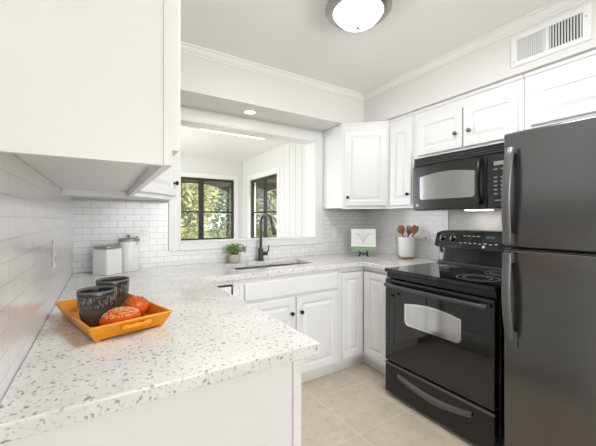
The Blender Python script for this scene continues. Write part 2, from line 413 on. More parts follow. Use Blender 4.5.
# porch with arches and the garden
b = MB()
def arch_wall(xc, hw, zs, zt, y0, y1, x0, x1, ztop):
    N = 24; pts = [(xc + hw * math.cos(math.pi * k / N), zs + (zt - zs) * math.sin(math.pi * k / N)) for k in range(N + 1)]
    poly = [(x1, -.6), (x1, ztop), (x0, ztop), (x0, -.6), (xc - hw, -.6)] + pts[::-1] + [(xc + hw, -.6)]
    for k in range(N):
        (xa, za), (xb, zb) = pts[k], pts[k + 1]
        b.add([(xa, y0, za), (xb, y0, zb), (xb, y0, ztop), (xa, y0, ztop), (xa, y1, za), (xb, y1, zb), (xb, y1, ztop), (xa, y1, ztop)],
              [(0, 1, 2, 3), (7, 6, 5, 4), (0, 4, 5, 1), (3, 2, 6, 7)])
    b.box(x0, xc - hw, y0, y1, -.6, ztop); b.box(xc + hw, x1, y0, y1, -.6, ztop)
for xc in (-.65, 1.75, 4.15, 6.55): arch_wall(xc, 1.08, 1.55, 2.09, 7.0, 7.25, xc - 1.2, xc + 1.2, 2.62)
struct(b.build('porch_wall', 'porch_brown'))
struct(MB().box(-2, 8, YF + .13, 7.4, 2.62, 2.7).build('porch_shade_slab', 'porch_brown'))  # unseen slab added to shade the porch arches
struct(MB().box(-30, 45, YR - 30, 60, -.7, -.6).build('ground', 'ground'))

def tree(x, y, h, cr, leafm, barkm, label, n=6500, lean=0):
    r = thing('tree', label, 'tree', (x, y, -.6), 'trees in the garden beyond the porch')
    t = MB(); top = h * .72
    t.tube([(x, y, -.6), (x + lean * .4, y, h * .25), (x + lean * .8, y, h * .5), (x + lean, y, top)], [.14, .11, .08, .03], 10)
    for k in range(7):
        a = k * 2.4; z = h * (.28 + .06 * k); L = cr * .7
        t.tube([(x + lean * .6, y, z), (x + lean * .6 + L * .5 * math.cos(a), y + L * .5 * math.sin(a), z + .3), (x + lean * .6 + L * math.cos(a), y + L * math.sin(a), z + .75)], [.05, .035, .012], 7)
    t.build('trunk', barkm, r)
    vs = []; fs = []
    for i in range(n):
        d = Vector((random.gauss(0, 1), random.gauss(0, 1), random.gauss(0, 1))).normalized() * (random.random() ** .4)
        p = Vector((x + lean + d.x * cr, y + d.y * cr, h * .56 + d.z * h * .52))
        s_ = random.uniform(.05, .115); u = Vector((random.gauss(0, 1), random.gauss(0, 1), random.gauss(0, 1))).normalized(); w_ = u.orthogonal().normalized() * s_ * .5; u *= s_
        k = len(vs); vs += [p - u, p + w_, p + u, p - w_]; fs.append((k, k + 1, k + 2, k + 3))
    MB().add(vs, fs).build('foliage', leafm, r)
tree(1.9, 10.3, 4.6, 1.35, 'leaf_sun', 'bark', 'yellow green leafy tree straight behind the far sunroom window')
tree(4.4, 12.4, 5.4, 1.55, 'leaf_pale', 'bark', 'pale sunlit tree right of center behind the far sunroom window')
tree(3.2, 17.2, 6.8, 2.5, 'leaf_deep', 'bark', 'dark green tall tree farthest behind the far sunroom window')
tree(5.0, 9.8, 4.8, 1.15, 'leaf_sun', 'bark_pale', 'leafy tree with pale trunk seen through the right sunroom window', lean=.1)
tree(7.5, 14.9, 6.5, 1.95, 'leaf_deep', 'bark', 'dark tree farthest behind the right sunroom window')
tree(1.2, 13.6, 5.6, 1.55, 'leaf_pale', 'bark', 'pale leafy tree at left edge behind the far sunroom window')

# ------------------------------------------------------------------ cabinets
def knob(M, x, z, y, parent, m='knob_bronze'):
    k = MB(M); k.lathe([(.0, 0), (.008, 0), (.006, .004), (.005, .012), (.010, .016), (.0145, .020), (.0145, .025), (.009, .030), (0, .031)], 16, (x, y, z), RX(90))
    return k.build('knob', m, parent)
def door(M, x0, x1, z0, z1, parent, kn=None, name='door', fr=.055, km='knob_bronze', th=.02):
    p = [(.0, -th + .004), (.004, -th), (fr - .008, -th), (fr, -th + .003), (fr + .002, -th + .010), (fr + .010, -th + .010), (fr + .030, -th + .002), (fr + .032, -th + .001)]
    o = MB(M).rings(x0, x1, z0, z1, p, -.0015).build(name, 'cabinet_paint', parent)
    if kn: knob(M, kn[0], kn[1], -th, o, km)
    return o
def frame_face(M, w, z0, z1, rails, stiles, d=.018):
    b = MB(M)
    for (a, c) in stiles: b.box(a, c, 0, d, z0, z1)
    for (a, c) in rails: b.box(0, w, 0.0003, d, a, c)
    return b

# upper cabinet on the left wall (end panel towards the camera)
UB, UT = 1.399, 2.175
M = T(.131, .74, 0) @ RZ(90); wl = 1.21; dl = .131 - XL - .009
r = thing('wall_cabinet', 'white wall cabinet at far left with its blank end panel facing us', 'cabinet', (XL + .15, 1.34, UB))
b = MB(M); b.box(0, .018, .0185, dl, UB, UT); b.box(wl - .018, wl, .0185, dl, UB, UT); b.box(.018, wl - .018, .0185, dl, 1.431, 1.447); b.box(.018, wl - .018, .0185, dl, UT - .016, UT); b.box(.018, wl - .018, dl - .008, dl, 1.447, UT)
b.build('body', 'cabinet_paint', r)
b = MB(M); b.box(-.002, .045, 0, .018, UB, UT); b.box(wl - .045, wl, 0, .018, UB, UT); b.box(.58, .63, 0, .018, UB + .04, UT - .04); b.box(.045, wl - .045, 0, .018, UB, UB + .045); b.box(.045, wl - .045, 0, .018, UT - .045, UT)
b.build('face_frame', 'cabinet_paint', r)
door(M, .008, .598, UB + .036, UT - .03, r, (.555, UB + .12)); door(M, .606, wl - .012, UB + .036, UT - .03, r, (.65, UB + .12))

def diagonal_cabinet(pts, a, bpt, label, kside, zb=1.374, kz=1.48):
    """pts: body outline; a->bpt: the face, seen left to right"""
    a = Vector((*a, 0)); bb = Vector((*bpt, 0)); d = bb - a; w_ = d.length; ang = math.degrees(math.atan2(d.y, d.x))
    M = T(a.x, a.y, 0) @ RZ(ang)
    cx = sum(p[0] for p in pts) / len(pts); cy = sum(p[1] for p in pts) / len(pts)
    r = thing('corner_wall_cabinet', label, 'cabinet', (cx, cy, zb))
    MB().prism(pts, zb + .011, UT).build('body', 'cabinet_paint', r)
    f = MB(M); f.box(0.002, .045, -.004, -.0005, zb, UT); f.box(w_ - .045, w_ - .002, -.004, -.0005, zb, UT); f.box(.045, w_ - .045, -.004, -.0005, zb, zb + .036); f.box(.045, w_ - .045, -.004, -.0005, UT - .06, UT)
    f.box(0, w_, -.016, -.004, UT - .02, UT)
    f.build('face_frame', 'cabinet_paint', r)
    M2 = M @ T(0, -.004, 0)
    kx = .062 if kside == 'l' else w_ - .062
    door(M2, .03, w_ - .03, zb + .026, 2.10, r, (kx, kz))
    return r
diagonal_cabinet([(XL + .009, YB - .009), (XL + .009, 1.957), (.131, 1.957), (.428, 2.26), (.428, YB - .009)], (.131, 1.957), (.428, 2.26), 'white diagonal corner cabinet left of the pass-through window', 'r', 1.41, 1.518)
diagonal_cabinet([(XR - .009, YB - .009), (1.912, YB - .009), (1.912, 2.285), (2.222, 1.972), (XR - .009, 1.972)], (1.912, 2.285), (2.222, 1.972), 'white diagonal corner cabinet right of the pass-through window', 'l')

XU = 2.212
def wall_cab(y0, y1, z0, label, doors, km='knob_bronze', dtop=2.10):
    """right wall; y0 = far end, y1 = near end"""
    M = T(XU, y0, 0) @ RZ(-90); w_ = y0 - y1; d = XR - XU - .01
    r = thing('wall_cabinet', label, 'cabinet', (XR - .2, (y0 + y1) / 2, z0))
    MB(M).box(.001, w_ - .001, .0185, d, z0 + .01, UT).build('body', 'cabinet_paint', r)
    f = MB(M); st = .035
    f.box(.001, st, 0, .018, z0, UT); f.box(w_ - st, w_ - .001, 0, .018, z0, UT); f.box(st, w_ - st, 0, .018, z0, z0 + .03); f.box(st, w_ - st, 0, .018, dtop - .02, UT)
    f.box(.001, w_ - .001, -.012, 0, UT - .022, UT)
    f.build('face_frame', 'cabinet_paint', r)
    for (ya, yb, za, zb, ky, kz) in doors: door(M, y0 - ya, y0 - yb, za, zb, r, (y0 - ky, kz), km=km)
    return r
wall_cab(1.970, 1.703, 1.374, 'narrow white wall cabinet between corner cabinet and black microwave', [(1.945, 1.722, 1.40, 2.09, 1.745, 1.49)])
wall_cab(1.701, .897, 1.768, 'white double door wall cabinet directly above the black microwave', [(1.655, 1.283, 1.797, 2.085, 1.325, 1.905), (1.272, .927, 1.797, 2.085, 1.222, 1.905)], 'knob_pewter')
wall_cab(.895, 0.0, 1.815, 'white wall cabinet above the refrigerator beneath the vent', [(.855, .45, 1.845, 2.09, .51, 1.915), (.44, .025, 1.845, 2.09, .38, 1.915)], 'knob_pewter')

# base cabinets
BT = .876
def base_box(b, x0, x1, d, z0=.10): b.box(x0, x1, .0185, d, z0, BT)
YFc = 1.985
M = T(.775, YFc, 0); wb = .865
r = thing('sink_cabinet', 'white base cabinet with two doors and false drawer under the sink', 'cabinet', (.775 + wb / 2, 2.28, 0))
b = MB(M); b.box(0, .018, .0185, .60, .10, BT); b.box(wb - .018, wb, .0185, .60, .10, BT); b.box(.018, wb - .018, .0185, .60, .10, .118); b.box(.018, wb - .018, .59, .60, .118, BT); b.build('body', 'cabinet_paint', r)
b = MB(M); b.box(0, .04, 0, .018, .10, BT); b.box(wb - .035, wb, 0, .018, .10, BT); b.box(.41, .46, 0, .018, .13, .70); b.box(.04, wb - .035, 0, .018, .10, .13); b.box(.04, wb - .035, 0, .018, .69, .73); b.box(.04, wb - .035, 0, .018, .83, BT)
b.build('face_frame', 'cabinet_paint', r)
door(M, .035, .434, .125, .70, r, (.396, .588)); door(M, .443, .833, .125, .70, r, (.479, .588))
MB(M).rings(.035, .833, .722, .842, [(0, -.016), (.006, -.02)], -.0015).build('drawer_front', 'cabinet_paint', r)
MB(M).box(0, wb, .065, .08, 0, .0995).build('toe_kick', 'toe_paint', r)

# blind corner base with two folding doors
Xf = 1.905
r = thing('corner_base_cabinet', 'white corner base cabinet with two doors meeting at inner corner beside the range', 'cabinet', (2.2, 2.25, 0))
xa, yb_ = 1.6425, 1.605
MB().prism([(xa, YFc + .0185), (Xf + .0185, YFc + .0185), (Xf + .0185, yb_), (XR - .01, yb_), (XR - .01, 2.585), (xa, 2.585)], .10, BT).build('body', 'cabinet_paint', r)
b = MB(); b.box(xa, xa + .02, YFc, YFc + .018, .10, BT); b.box(xa + .02, Xf, YFc, YFc + .018, .845, BT); b.box(xa + .02, Xf, YFc, YFc + .018, .10, .138)
b.box(Xf, Xf + .018, yb_, YFc + .018, .845, BT); b.box(Xf, Xf + .018, yb_, YFc + .018, .10, .138); b.box(Xf, Xf + .018, yb_, yb_ + .08, .138, .845)
b.build('face_frame', 'cabinet_paint', r)
door(T(xa, YFc, 0), .012, Xf - xa - .022, .135, .835, r)
door(T(Xf, YFc - .022, 0) @ RZ(-90), .002, .262, .135, .835, r)
b = MB(); b.box(xa, Xf + .08, YFc + .065, YFc + .08, 0, .0995); b.box(Xf + .065, Xf + .08, yb_, YFc + .065, 0, .0995)
b.build('toe_kick', 'toe_paint', r)

# dishwasher in the back run and a filler strip
r = thing('dishwasher', 'white dishwasher front with dark edge gap left of the sink cabinet', 'dishwasher', (.47, 2.28, 0))
MB().box(.51, .7305, YFc + .004, 2.56, .10, .846).build('tub', 'black_matte', r)
MB().box(.51, .7305, YFc, 2.56, .847, BT).build('top_rail', 'cabinet_paint', r)
MB().rings(.53, .717, .12, .833, [(0, YFc - .008), (.004, YFc - .012)], YFc + .003).build('door', 'cabinet_paint', r)
tag(MB().box(.732, .774, YFc, 2.56, .10, BT).build('filler_strip', 'cabinet_paint', loc=(.753, 2.28, .10)), 'narrow white filler strip between dishwasher and sink cabinet', 'filler')

# peninsula base
Xp = .50
r = thing('peninsula_cabinet', 'white peninsula base cabinet with flat end panel under the speckled counter', 'cabinet', (.16, 1.4, 0))
MB().box(XL + .003, Xp - .0185, .792, 2.58, .10, BT).build('body', 'cabinet_paint', r)
b = MB(); b.box(XL + .009, Xp - .028, .788, .7915, 0, BT); b.build('end_panel', 'cabinet_paint', r)
b = MB(); b.box(Xp - .028, Xp, .780, .7915, 0.0, BT); b.build('corner_stile', 'cabinet_paint', r, bevel=.002)
M = T(Xp, .792, 0) @ RZ(90); wp = 1.19
b = MB(M); b.box(0, .04, 0, .018, .10, BT); b.box(wp - .06, wp, 0, .018, .10, BT); b.box(.56, .61, 0, .018, .10, BT); b.box(.04, wp - .06, 0, .018, .10, .13); b.box(.04, wp - .06, 0, .018, .84, BT)
b.build('face_frame', 'cabinet_paint', r)
door(M, .03, .575, .125, .85, r, (.535, .72)); door(M, .59, 1.135, .125, .85, r, (.63, .72))
MB(M).box(0, wp, .065, .08, 0, .0995).build('toe_kick', 'toe_paint', r)

# worktop: one continuous U with the sink cut-out
def counter():
    xs = [XL + .009, .522, 0.82, 1.50, 1.878, XR - .009]; ys = [.75, 1.602, 1.96, 2.13, 2.425, YB - .009]
    cells = set()
    for i in range(5):
        for j in range(5):
            cx = (xs[i] + xs[i + 1]) / 2; cy = (ys[j] + ys[j + 1]) / 2
            ok = cx < .522 or cy > 1.96 or (cx > 1.878 and cy > 1.602)
            if .82 < cx < 1.50 and 2.13 < cy < 2.425: ok = False
            if ok: cells.add((i, j))
    bm = bmesh.new(); z0, z1 = .878, .914
    vt = {}
    def V(i, j, z):
        if (i, j, z) not in vt: vt[(i, j, z)] = bm.verts.new((xs[i] if i != 1 else xs[1] + max(0, 1.96 - ys[j]) / 1.21 * .024, ys[j], z))
        return vt[(i, j, z)]
    for (i, j) in cells:
        bm.faces.new([V(i, j, z1), V(i + 1, j, z1), V(i + 1, j + 1, z1), V(i, j + 1, z1)])
        bm.faces.new([V(i, j + 1, z0), V(i + 1, j + 1, z0), V(i + 1, j, z0), V(i, j, z0)])
        for (di, dj, a, c) in ((-1, 0, (i, j + 1), (i, j)), (1, 0, (i + 1, j), (i + 1, j + 1)), (0, -1, (i, j), (i + 1, j)), (0, 1, (i + 1, j + 1), (i, j + 1))):
            if (i + di, j + dj) not in cells: bm.faces.new([V(*a, z0), V(*c, z0), V(*c, z1), V(*a, z1)])
    bmesh.ops.recalc_face_normals(bm, faces=bm.faces)
    bmesh.ops.dissolve_limit(bm, angle_limit=.01, verts=bm.verts, edges=bm.edges)
    me = bpy.data.meshes.new('countertop'); bm.to_mesh(me); bm.free(); me.materials.append(MATS['quartz'])
    o = bpy.data.objects.new('countertop', me); C.objects.link(o)
    bv = o.modifiers.new('bevel', 'BEVEL'); bv.width = .004; bv.segments = 3; bv.limit_method = 'ANGLE'
    return tag(o, 'white speckled stone countertop running in a U around the kitchen', 'countertop')
counter()

# ------------------------------------------------------------------ sink, faucet
r = thing('sink', 'stainless undermount sink set in the counter below the window', 'sink', (1.16, 2.277, .70))
b = MB(); x0, x1, y0, y1 = .815, 1.505, 2.125, 2.43; z0, z1 = .70, .8765
def rr(x0, x1, y0, y1, rad, n=6):
    out = []
    for (cx, cy, a0) in ((x1 - rad, y1 - rad, 0), (x0 + rad, y1 - rad, 90), (x0 + rad, y0 + rad, 180), (x1 - rad, y0 + rad, 270)):
        for k in range(n + 1):
            a = R(a0 + 90 * k / n); out.append((cx + rad * math.cos(a), cy + rad * math.sin(a)))
    return out
loops = [[(x, y, z1) for x, y in rr(x0 - .012, x1 + .012, y0 - .012, y1 + .012, .05)], [(x, y, z1) for x, y in rr(x0, x1, y0, y1, .05)],
         [(x, y, z0 + .03) for x, y in rr(x0 + .006, x1 - .006, y0 + .006, y1 - .006, .05)], [(x, y, z0) for x, y in rr(x0 + .03, x1 - .03, y0 + .03, y1 - .03, .04)]]
L = len(loops[0]); vs = [p for l in loops for p in l]; fs = []
for j in range(3):
    for k in range(L): fs.append((j * L + k, j * L + (k + 1) % L, (j + 1) * L + (k + 1) % L, (j + 1) * L + k))
fs.append(tuple(3 * L + k for k in range(L)))
b.add(vs, fs, True).build('basin', 'steel', r)
MB().lathe([(0, .702), (.035, .702), (.042, .704), (.042, .701)], 20, (1.16, 2.29, 0)).build('drain', 'chrome', r)

fx, fy = 1.178, 2.505
r = thing('faucet', 'dark bronze gooseneck kitchen faucet behind the sink', 'faucet', (fx, fy, .914))
MB().lathe([(.0, .9145), (.029, .9145), (.029, .922), (.024, .928), (.023, 1.0), (.019, 1.02), (.014, 1.03), (0, 1.03)], 24, (fx, fy, 0)).build('base', 'faucet_bronze', r)
pts = [(fx, fy, 1.02), (fx, fy, 1.10), (fx, fy, 1.20)]
rad = .075; zc = 1.243; dx, dy = .22, -.975
for k in range(0, 11):
    a = math.pi * (1 - k / 10 * .93); q = rad * (1 + math.cos(a)); pts.append((fx + dx * q, fy + dy * q, zc + rad * math.sin(a)))
MB().tube(pts, .0115, 14).build('spout', 'faucet_bronze', r)
e = Vector(pts[-1]); dd = (Vector(pts[-1]) - Vector(pts[-2])).normalized()
MB().tube([e, e + dd * .02, e + dd * .10, e + dd * .118], [.0135, .016, .018, .015], 14).build('spray_head', 'faucet_bronze', r)
hb = MB(); hb.tube([(fx + .02, fy, .975), (fx + .062, fy - .005, .975)], .016, 14); hb.tube([(fx + .055, fy - .005, .975), (fx + .068, fy - .012, 1.0), (fx + .072, fy - .02, 1.05)], [.008, .0065, .006], 10)
hb.build('lever', 'faucet_bronze', r)

# ------------------------------------------------------------------ refrigerator
r = thing('refrigerator', 'tall black top freezer refrigerator at the right edge', 'refrigerator', (2.08, .405, 0))
FX, FY0, FY1, FZ = 1.70, .03, .78, 1.705; SE = 1.137
MB().box(FX + .075, 2.50, FY0 + .005, FY1 - .005, .02, FZ - .012).build('cabinet_body', 'black_enamel', r, bevel=.006)
MB().box(FX + .065, FX + .075, FY0 + .01, FY1 - .01, .10, FZ - .02).build('gasket', 'rubber', r)
MB().box(FX, FX + .065, FY0, FY1, SE + .006, FZ).build('freezer_door', 'fridge_black', r, bevel=.010, seg=3)
MB().box(FX, FX + .065, FY0, FY1, .10, SE - .006).build('fridge_door', 'fridge_black', r, bevel=.010, seg=3)
MB().box(FX + .05, FX + .07, FY0 + .02, FY1 - .02, .005, .095).build('kick_grille', 'black_matte', r)
MB().box(FX - .002, FX + .06, FY0 + .01, FY1 - .01, SE - .0058, SE - .0042).build('seam_trim', 'handle_gray', r)
def fr_handle(zs, ze):
    yh = .735; n_ = 13; pts = []; rs = []
    for k in range(n_):
        t = k / (n_ - 1); z = zs + (ze - zs) * t
        out = .008 + .052 * min(1, (math.sin(math.pi * min(1, .06 + t * .92)) ** .55))
        if t > .85: out = max(out, .04)
        pts.append((FX - out, yh + .012 * t, z)); rs.append((.012, .020))
    m = MB(); m.tube(pts, rs, 14, flat=(1, 0, .001)); 
    m.box(FX - .018, FX + .0, yh - .017, yh + .017, min(zs, zs + (.045 if ze < zs else -.045)) - (.03 if ze < zs else 0), max(zs, zs + (.0 if ze < zs else .03)))
    m.box(FX - .052, FX + .0, yh - .004, yh + .028, min(ze, ze + (.05 if ze < zs else -.05)), max(ze, ze + (.05 if ze < zs else -.05)))
    return m.build('handle', 'handle_gray', r, bevel=.006, seg=2)
fr_handle(1.625, SE + .02); fr_handle(.70, SE - .02)

# ------------------------------------------------------------------ range
r = thing('range', 'black glass top electric range between corner cabinet and refrigerator', 'stove', (2.1, 1.215, 0))
SY0, SY1, SX = .838, 1.598, 1.775
MB().box(SX + .03, 2.47, SY0 + .004, SY1 - .004, .06, .895).build('body', 'black_enamel', r, bevel=.004)
MB().box(SX - .035, 2.40, SY0, SY1, .897, .922).build('cooktop', 'black_glass', r, bevel=.006, seg=3)
for (bx, by, br) in ((1.93, 1.41, .095), (1.93, 1.03, .115), (2.22, 1.41, .075), (2.22, 1.03, .095)):
    g = MB()
    for q in (br, br * .66): g.lathe([(q - .0015, .9222), (q - .0015, .9226), (q + .0015, .9226), (q + .0015, .9222)], 48, (bx, by, 0), ring=True)
    g.build('burner_ring', 'print_gray', r)
M = T(SX, SY1, 0) @ RZ(-90); W = SY1 - SY0
fp = MB(M); fp.box(.004, W - .004, -.012, .03, .855, .8965); fp.build('vent_strip', 'black_enamel', r, bevel=.004)
# oven door with its arched window
dz0, dz1 = .262, .85
d = MB(M).box(.004, W - .004, -.03, .028, dz0, dz1).build('oven_door', 'black_gloss', r, bevel=.008, seg=3)
def arch_pts(x0, x1, z0, z1, rise, rad, n=8):
    pts = [(x0 + rad * (1 - math.cos(R(a))), z0 + rad * (1 - math.sin(R(a)))) for a in (0, 30, 60, 90)] + [(x1 - rad * (1 - math.sin(R(a))), z0 + rad * (1 - math.cos(R(a)))) for a in (0, 30, 60, 90)]
    for k in range(n + 1):
        t = k / n; pts.append((x1 + (x0 - x1) * t, z1 - rise + rise * math.sin(math.pi * t)))
    return pts
wx0_, wx1_, wz0_, wz1_ = .192, .560, .572, .712
MB(M).extr(arch_pts(wx0_ - .014, wx1_ + .014, wz0_ - .014, wz1_ + .014, .024, .03), 'y', -.0315, -.0285).build('window_surround', 'chrome', d)
MB(M).extr(arch_pts(wx0_, wx1_, wz0_, wz1_, .023, .025), 'y', -.0335, -.030).build('oven_window', 'oven_glass', d)
h = MB(M); pts = []
for k in range(13):
    t = k / 12; pts.append((.03 + (W - .06) * t, -.060 - .012 * math.sin(math.pi * t), .812))
h.tube(pts, [(.013, .011)] * 13, 12); 
for xx in (.05, W - .05): h.box(xx - .02, xx + .02, -.062, -.0302, .802, .822)
h.build('handle', 'handle_black', d)
dr = MB(M).box(.004, W - .004, -.03, .028, .035, .252).build('drawer', 'black_enamel', r, bevel=.008, seg=3)
MB(M).box(.004, W - .004, -.0325, -.026, .236, .2505).build('drawer_trim', 'handle_gray', dr, bevel=.002)
h = MB(M); N = 16; vs = []
for k in range(N + 1):
    t = k / N; x = .125 + (W - .25) * t; zc = .185 - .040 * math.sin(math.pi * t); hh = .017 + .008 * math.sin(math.pi * t)
    vs += [(x, -.0305, zc - hh), (x, -.044, zc - hh * .3), (x, -.046, zc + hh * .6), (x, -.0305, zc + hh)]
fs = [(0, 1, 2, 3), tuple(N * 4 + q for q in (3, 2, 1, 0))]
for k in range(N):
    for q in range(4): fs.append((k * 4 + q, k * 4 + (q + 1) % 4, k * 4 + 4 + (q + 1) % 4, k * 4 + 4 + q))
h.add(vs, fs).build('drawer_handle', 'handle_gray', dr)
MB(M).box(.03, W - .03, .02, .05, .002, .032).build('kick_plate', 'black_matte', r)
# backguard and console
bg_ = MB(); bg_.extr([(2.37, .923), (2.46, .923), (2.46, 1.09), (2.39, 1.09)], 'y', SY0 + .012, SY1 - .012); bg_.build('backguard', 'black_gloss', r, bevel=.004)
MB().box(2.352, 2.369, SY0 + .012, SY1 - .012, .923, .936).build('back_trim', 'handle_gray', r, bevel=.003)
Mc = T(2.345, SY1 + .016, 1.05) @ RZ(-90)
ang = -14
N = 14; front = []
cs = MB(Mc); Wc = W + .014; vs = []
for k in range(N + 1):
    t = k / N; x = Wc * t; bow = .016 * math.sin(math.pi * t); e = 0
    if k == 0 or k == N: e = .012
    vs += [(x, -bow + e, e), (x, .035 - bow + e, .128 - 1.2 * e + .012 * math.sin(math.pi * t)), (x, .065, .135 - 1.2 * e + .012 * math.sin(math.pi * t)), (x, .112, .128 - e), (x, .112, e)]
fs = [tuple(range(5)), tuple(N * 5 + q for q in range(5))]
for k in range(N):
    for q in range(5): fs.append((k * 5 + q, k * 5 + (q + 1) % 5, k * 5 + 5 + (q + 1) % 5, k * 5 + 5 + q))
con = cs.add(vs, fs).build('console', 'black_enamel', r, bevel=.003)
def cpos(x, z):   # a point on the console's sloped face
    t = x / Wc; return (x, -.016 * math.sin(math.pi * t) + .035 * z / (.128 + .012 * math.sin(math.pi * t)) - .0005, z)
tilt = RX(90 - 15)
for x in (.075, .165, W - .165, W - .075):
    k = MB(Mc); p = cpos(x, .075)
    k.lathe([(0, 0), (.027, 0), (.027, .004), (.021, .007), (.019, .024), (.016, .027), (0, .027)], 24, p, tilt)
    ko = k.build('knob', 'black_gloss', con)
    pz = Vector(p); nrm = (tilt.to_3x3() @ Vector((0, 0, 1)))
    MB(Mc).lathe([(.0275, .0), (.0275, .0042), (.0305, .0042), (.0305, 0)], 28, p, tilt, ring=True).build('dial_ring', 'print_gray', ko)
    ma = MB(Mc @ T(*(pz + nrm * .0272)) @ tilt); ma.box(-.0022, .0022, -.015, .015, 0, .003); ma.build('pointer', 'print_white', ko)
def cface(x0, x1, z0, z1, d=.0012):
    m = MB(Mc); n_ = 8; vs = []
    for k in range(n_ + 1):
        x = x0 + (x1 - x0) * k / n_
        for z in (z0, z1):
            p = cpos(x, z); vs += [(p[0], p[1] - d, z), (p[0], p[1] + .001, z)]
    fs = [(0, 1, 3, 2), tuple(n_ * 4 + q for q in (0, 2, 3, 1))]
    for k in range(n_):
        for a, c in ((0, 2), (2, 3), (3, 1), (1, 0)): fs.append((k * 4 + a, k * 4 + c, k * 4 + 4 + c, k * 4 + 4 + a))
    return m.add(vs, fs)
cface(.235, .56, .066, .122).build('display_panel', 'black_glass', con)
cface(.42, .48, .09, .104, .002).build('clock_display', 'display', con)
for i in range(4):
    cface(.25 + .035 * i, .272 + .035 * i, .098, .102, .0018).build('legend', 'print_white', con)
for i in range(8):
    cface(.225 + .037 * i, .243 + .037 * i, .043 + (.004 if i % 2 else 0), .048 + (.004 if i % 2 else 0), .0018).build('button_legend', 'print_white', con)
MB(Mc).lathe([(0, 0), (.0105, 0), (.0105, .002), (0, .002)], 20, cpos(W / 2 + .03, .026), tilt).build('badge', 'print_white', con)

# ------------------------------------------------------------------ microwave
r = thing('microwave', 'black over the range microwave hung beneath the double door cabinet', 'microwave', (2.32, 1.26, 1.347))
MY0, MY1, MX = .872, 1.632, 2.11
M = T(MX, MY1, 0) @ RZ(-90); W = MY1 - MY0; mz0, mz1 = 1.347, 1.76
MB(M).box(.002, W - .002, .035, 2.53 - MX, mz0, mz1).build('body', 'black_enamel', r, bevel=.003)
gz = 1.695
MB(M).box(.0, W, .012, .034, gz, mz1).build('vent_grille', 'black_matte', r)
for i in range(4):
    MB(M).box(.015, W - .015, -.004, .0115, gz + .008 + i * .015, gz + .016 + i * .015).build('louver', 'handle_black', r, bevel=.002)
dw = .565
d = MB(M).box(0, dw, -.004, .034, mz0 + .004, gz - .003).build('door', 'black_plastic', r, bevel=.006, seg=3)
MB(M).extr(arch_pts(.066, .490, mz0 + .082, gz - .066, .024, .02), 'y', -.0062, -.003).build('door_window', 'mesh_glass', d)
h = MB(M); pts = []
for k in range(15):
    t = k / 14; pts.append((.532, -.012 - .036 * math.sin(math.pi * t) ** .6, mz0 + .035 + (gz - mz0 - .055) * t))
h.tube(pts, [(.012, .016)] * 15, 14, flat=(1, 0, 0)); h.build('handle', 'black_plastic', d)
MB(M).lathe([(0, 0), (.011, 0), (.011, .0015), (0, .0015)], 20, (.04, -.0042, mz0 + .04), RX(90)).build('badge', 'print_white', d)
p = MB(M).box(dw + .004, W, -.004, .034, mz0 + .004, gz - .003).build('control_panel', 'black_plastic', r, bevel=.005)
MB(M).box(dw + .045, W - .035, -.0055, -.0042, gz - .075, gz - .050).build('display', 'print_gray', p)
for i in range(7):
    for j in range(3):
        if (i == 1): continue
        MB(M).box(dw + .045 + j * .04, dw + .066 + j * .04, -.0052, -.0042, gz - .103 - i * .026, gz - .096 - i * .026).build('key', 'print_gray', p)
MB(M).box(dw + .05, W - .05, -.0052, -.0042, gz - .30, gz - .294).build('legend', 'print_gray', p)
MB(M).box(.28, .45, .24, .32, mz0 - .003, mz0 - .0005).build('lamp_lens', 'hood_lamp', r)

# ------------------------------------------------------------------ ceiling light, recessed light, strip light, vent
lx, ly = 1.185, 1.275
r = thing('ceiling_light', 'round flush ceiling light with white glass bowl and nickel rim', 'light', (lx, ly, ZC))
MB().lathe([(0, ZC - .001), (.13, ZC - .001), (.150, ZC - .014), (.170, ZC - .036), (.178, ZC - .054), (.178, ZC - .066), (.166, ZC - .080), (.140, ZC - .086), (.131, ZC - .086), (.131, ZC - .070), (0, ZC - .070)], 48, (lx, ly, 0)).build('rim', 'nickel', r)
MB().lathe([(.128, ZC - .074), (.126, ZC - .088), (.116, ZC - .108), (.096, ZC - .126), (.066, ZC - .138), (.032, ZC - .144), (0, ZC - .145)], 48, (lx, ly, 0)).build('glass_bowl', 'shade_glass', r)
MB().lathe([(0, ZC - .146), (.014, ZC - .146), (.018, ZC - .151), (.012, ZC - .159), (.013, ZC - .166), (0, ZC - .173)], 20, (lx, ly, 0)).build('finial', 'nickel', r)
rx, ry = 1.046, 2.434
r = thing('recessed_light', 'round recessed downlight in the soffit above the sink', 'light', (rx, ry, ZS))
MB().lathe([(.042, ZS - .0005), (.058, ZS - .0005), (.058, ZS - .004), (.046, ZS - .005), (.042, ZS - .001)], 32, (rx, ry, 0), ring=True).build('trim_ring', 'plate_white', r)
MB().lathe([(0, ZS - .001), (.042, ZS - .001), (.042, ZS - .003), (0, ZS - .003)], 32, (rx, ry, 0)).build('lens', 'lens_on', r)
r = thing('strip_light', 'long bright strip light on the sunroom ceiling seen through the pass-through', 'light', (1.45, 3.85, ZC2))
MB().box(1.0, 1.9, 3.77, 3.93, ZC2 - .012, ZC2 - .001).build('housing', 'plate_white', r, bevel=.003)
MB().box(1.02, 1.88, 3.79, 3.91, ZC2 - .022, ZC2 - .0125).build('diffuser', 'strip_on', r, bevel=.003)

